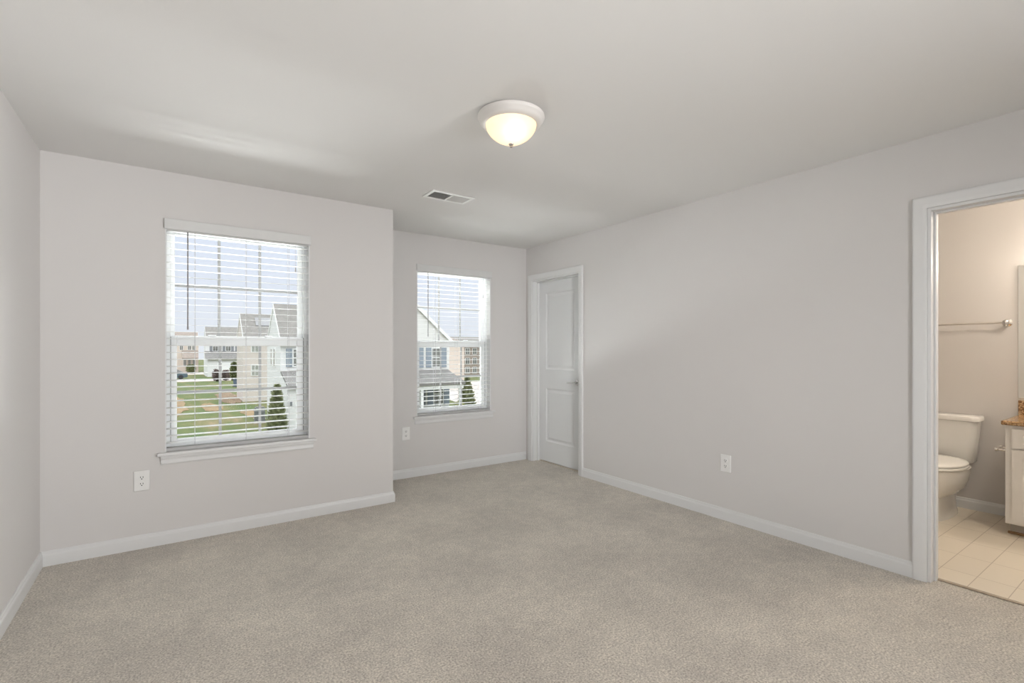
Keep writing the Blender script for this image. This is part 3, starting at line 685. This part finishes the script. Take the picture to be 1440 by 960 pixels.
# beige house and brown row house behind
hb_ = gable_house('beige house with plain side wall just behind the white gabled house', 22, 28.1, 50, 60, 2.0, 2.9, M['s_beige'], M['shingle_b'], 'X', over=.2)
hwin(hb_, 25.2, 26.1, .8, 1.7, 50, None, pane='hpane_l')
hd = gable_house('distant brown row house with many windows at right of recess view', 38.6, 52, 70, 78, 2.0, 3.3, M['s_brick'], M['shingle'], 'X', over=.3)
for zz in (-2.6, -1.1, .5):
    for k in range(6): hwin(hd, 39.6 + k * 1.35, 40.3 + k * 1.35, zz, zz + .95, 70, None, split=False)

# ------------------------------------------------------------------ outside: planting
def foliage(mb, c, rad, zb, zt, n, leaf, conic=True):
    b = mb.bm
    for _ in range(n):
        t = random.random() ** (1.5 if conic else 1); z = zb + (zt - zb) * t
        prof = (1 - t) ** .75 * (min(1, t * 8 + .55)) if conic else math.sqrt(max(0, 1 - (2 * t - 1) ** 2))
        a = random.uniform(0, 2 * math.pi); rr_ = rad * prof * math.sqrt(random.uniform(.35, 1.1))
        p = Vector((c[0] + rr_ * math.cos(a), c[1] + rr_ * math.sin(a), z))
        d = Vector((math.cos(a), math.sin(a), random.uniform(.2, 1.4) if conic else random.uniform(-.6, 1))).normalized()
        u = d.cross(Vector((random.uniform(-1, 1), random.uniform(-1, 1), random.uniform(-1, 1)))).normalized()
        L = leaf * random.uniform(.7, 1.4)
        b.faces.new([b.verts.new(p - u * L * .35), b.verts.new(p + d * L * .5 - u * L * .2), b.verts.new(p + d * L), b.verts.new(p + u * L * .35 + d * L * .2)])
def plant(name, label, cat, loc, rad, h, m, conic, n, leaf, group, stem=.12):
    r = thing(name, label, cat, loc, group); x, y, z = loc
    f = MB(); core = []
    for k in range(9):
        t = k / 8; p = ((1 - t) ** .75 * min(1, t * 8 + .55) if conic else math.sqrt(max(.0, 1 - (2 * t - 1) ** 2))) * .82
        core.append([(x + max(.01, rad * p * random.uniform(.9, 1.1)) * math.cos(a), y + max(.01, rad * p * random.uniform(.9, 1.1)) * math.sin(a), z + stem + (h - stem) * t) for a in [2 * math.pi * j / 14 for j in range(14)]])
    f.rings(core); foliage(f, (x, y), rad, z + stem, z + h, n, leaf, conic)
    f.bm.normal_update(); f.build('foliage', m, r)
    MB().cyl((x, y, z - .02), (x, y, z + h * .5), rad * .12 + .02, rad * .06 + .01, 8).build('trunk', M['bark'], r)
    return r
plant('arborvitae', 'conical green arborvitae beside the near white house in left window view', 'shrub', (4.52, 27.6, G), .45, 2.6, M['thuja'], True, 1600, .17, 'conical evergreens')
plant('arborvitae', 'green arborvitae standing right of the porch in recess window view', 'shrub', (18.45, 32.4, G + .03), .62, 2.25, M['thuja'], True, 1600, .17, 'conical evergreens')
plant('tree', 'dark green round-topped tree just left of the tan house, before the distant row house', 'tree', (6.72, 70.5, G), .42, 2.8, M['leaf'], False, 1200, .22, 'round shrubs and trees', .5)
for (x, y, rd, h, l) in ((5.35, 79, .42, 1.6, 'plum-brown shrub in front of the distant white row house, left of two'), (6.55, 80.5, .40, 1.45, 'plum-brown shrub in front of the distant white row house, right of two'),):
    plant('shrub', l, 'shrub', (x, y, G), rd, h, M['purple'], False, 500, .25, 'round shrubs and trees')
plant('shrub', 'dark green shrub in front of the distant tan row house', 'shrub', (3.2, 107.5, G), .6, 1.6, M['leaf'], False, 500, .28, 'round shrubs and trees')
plant('shrub', 'small lime green bush beside the porch post in recess view', 'shrub', (16.80, 30.6, G + .03), .3, .75, M['yellow'], False, 300, .1, 'round shrubs and trees')

# parked car on the path, far left
cr_ = thing('car', 'dark parked car at the far left edge of the lawn view', 'car', (.2, 88, G + .03))
def carring(x, w, z0, z1): return [(x, 88 - w, z0), (x, 88 + w, z0), (x, 88 + w * .94, (z0 + z1) * .5), (x, 88 + w * .8, z1), (x, 88 - w * .8, z1), (x, 88 - w * .94, (z0 + z1) * .5)]
cb = MB(); cb.rings([carring(-1.9, .7, G + .4, G + .7), carring(-1.7, .85, G + .25, G + .85), carring(-.8, .88, G + .22, G + .95), carring(1.5, .88, G + .22, G + .95), carring(2.1, .8, G + .3, G + .85), carring(2.2, .7, G + .4, G + .75)]); cb.build('body', M['car'], cr_, True)
cb = MB(); cb.rings([carring(-.75, .74, G + .93, G + .97), carring(-.1, .72, G + .93, G + 1.42), carring(1.0, .72, G + .93, G + 1.44), carring(1.75, .74, G + .93, G + .98)]); cb.build('cabin', M['hpane'], cr_, True)
for xx in (-1.15, 1.35):
    for yy in (87.12, 88.68): MB().cyl((xx, yy, G + .35), (xx, yy + .2, G + .35), .32, n=20).build('wheel', M['rubber'], cr_, True)
# bins and condenser
bn = thing('wheeled_bin', 'dark blue wheeled bin in front of the round-topped tree left of the tan house', 'bin', (6.42, 66.0, G), None)
b = MB(); b.rings([rrect(6.42, 66.0, .24, .24, .05, G + .06), rrect(6.42, 66.0, .30, .32, .05, G + .95)]); b.build('body', M['bin'], bn)
b = MB(); b.rings([rrect(6.42, 66.0, .32, .34, .05, G + .951), rrect(6.42, 66.0, .30, .32, .05, G + 1.03)]); b.build('lid', M['bin'], bn)
for s in (-1, 1): MB().cyl((6.42 + s * .26, 66.2, G + .1), (6.42 + s * .31, 66.2, G + .1), .10, n=14).build('wheel', M['rubber'], bn)
for i, (xx, yy, l) in enumerate(((4.45, 33.0, 'grey air conditioner unit on the lawn, nearer one left of arborvitae'), (4.72, 34.9, 'grey air conditioner unit closest to the white house side wall'))):
    a = thing('condenser_unit', l, 'air conditioner', (xx, yy, G), 'air conditioner units')
    b = MB(); b.box(xx - .27, xx + .27, yy - .27, yy + .27, G + .05, G + .75, .03); b.build('casing', M['acm'], a)
    b = MB(); b.lathe((xx, yy, G + .75), [(.24, 0), (.24, .03), (.05, .05), (0, .05)], 20); b.build('fan_grille', M['nickel'], a)
    b = MB(); b.box(xx - .33, xx + .33, yy - .33, yy + .33, G, G + .05); b.build('pad', M['concrete'], a)

for o in bpy.data.objects:
    if '_off' in o: del o['_off']
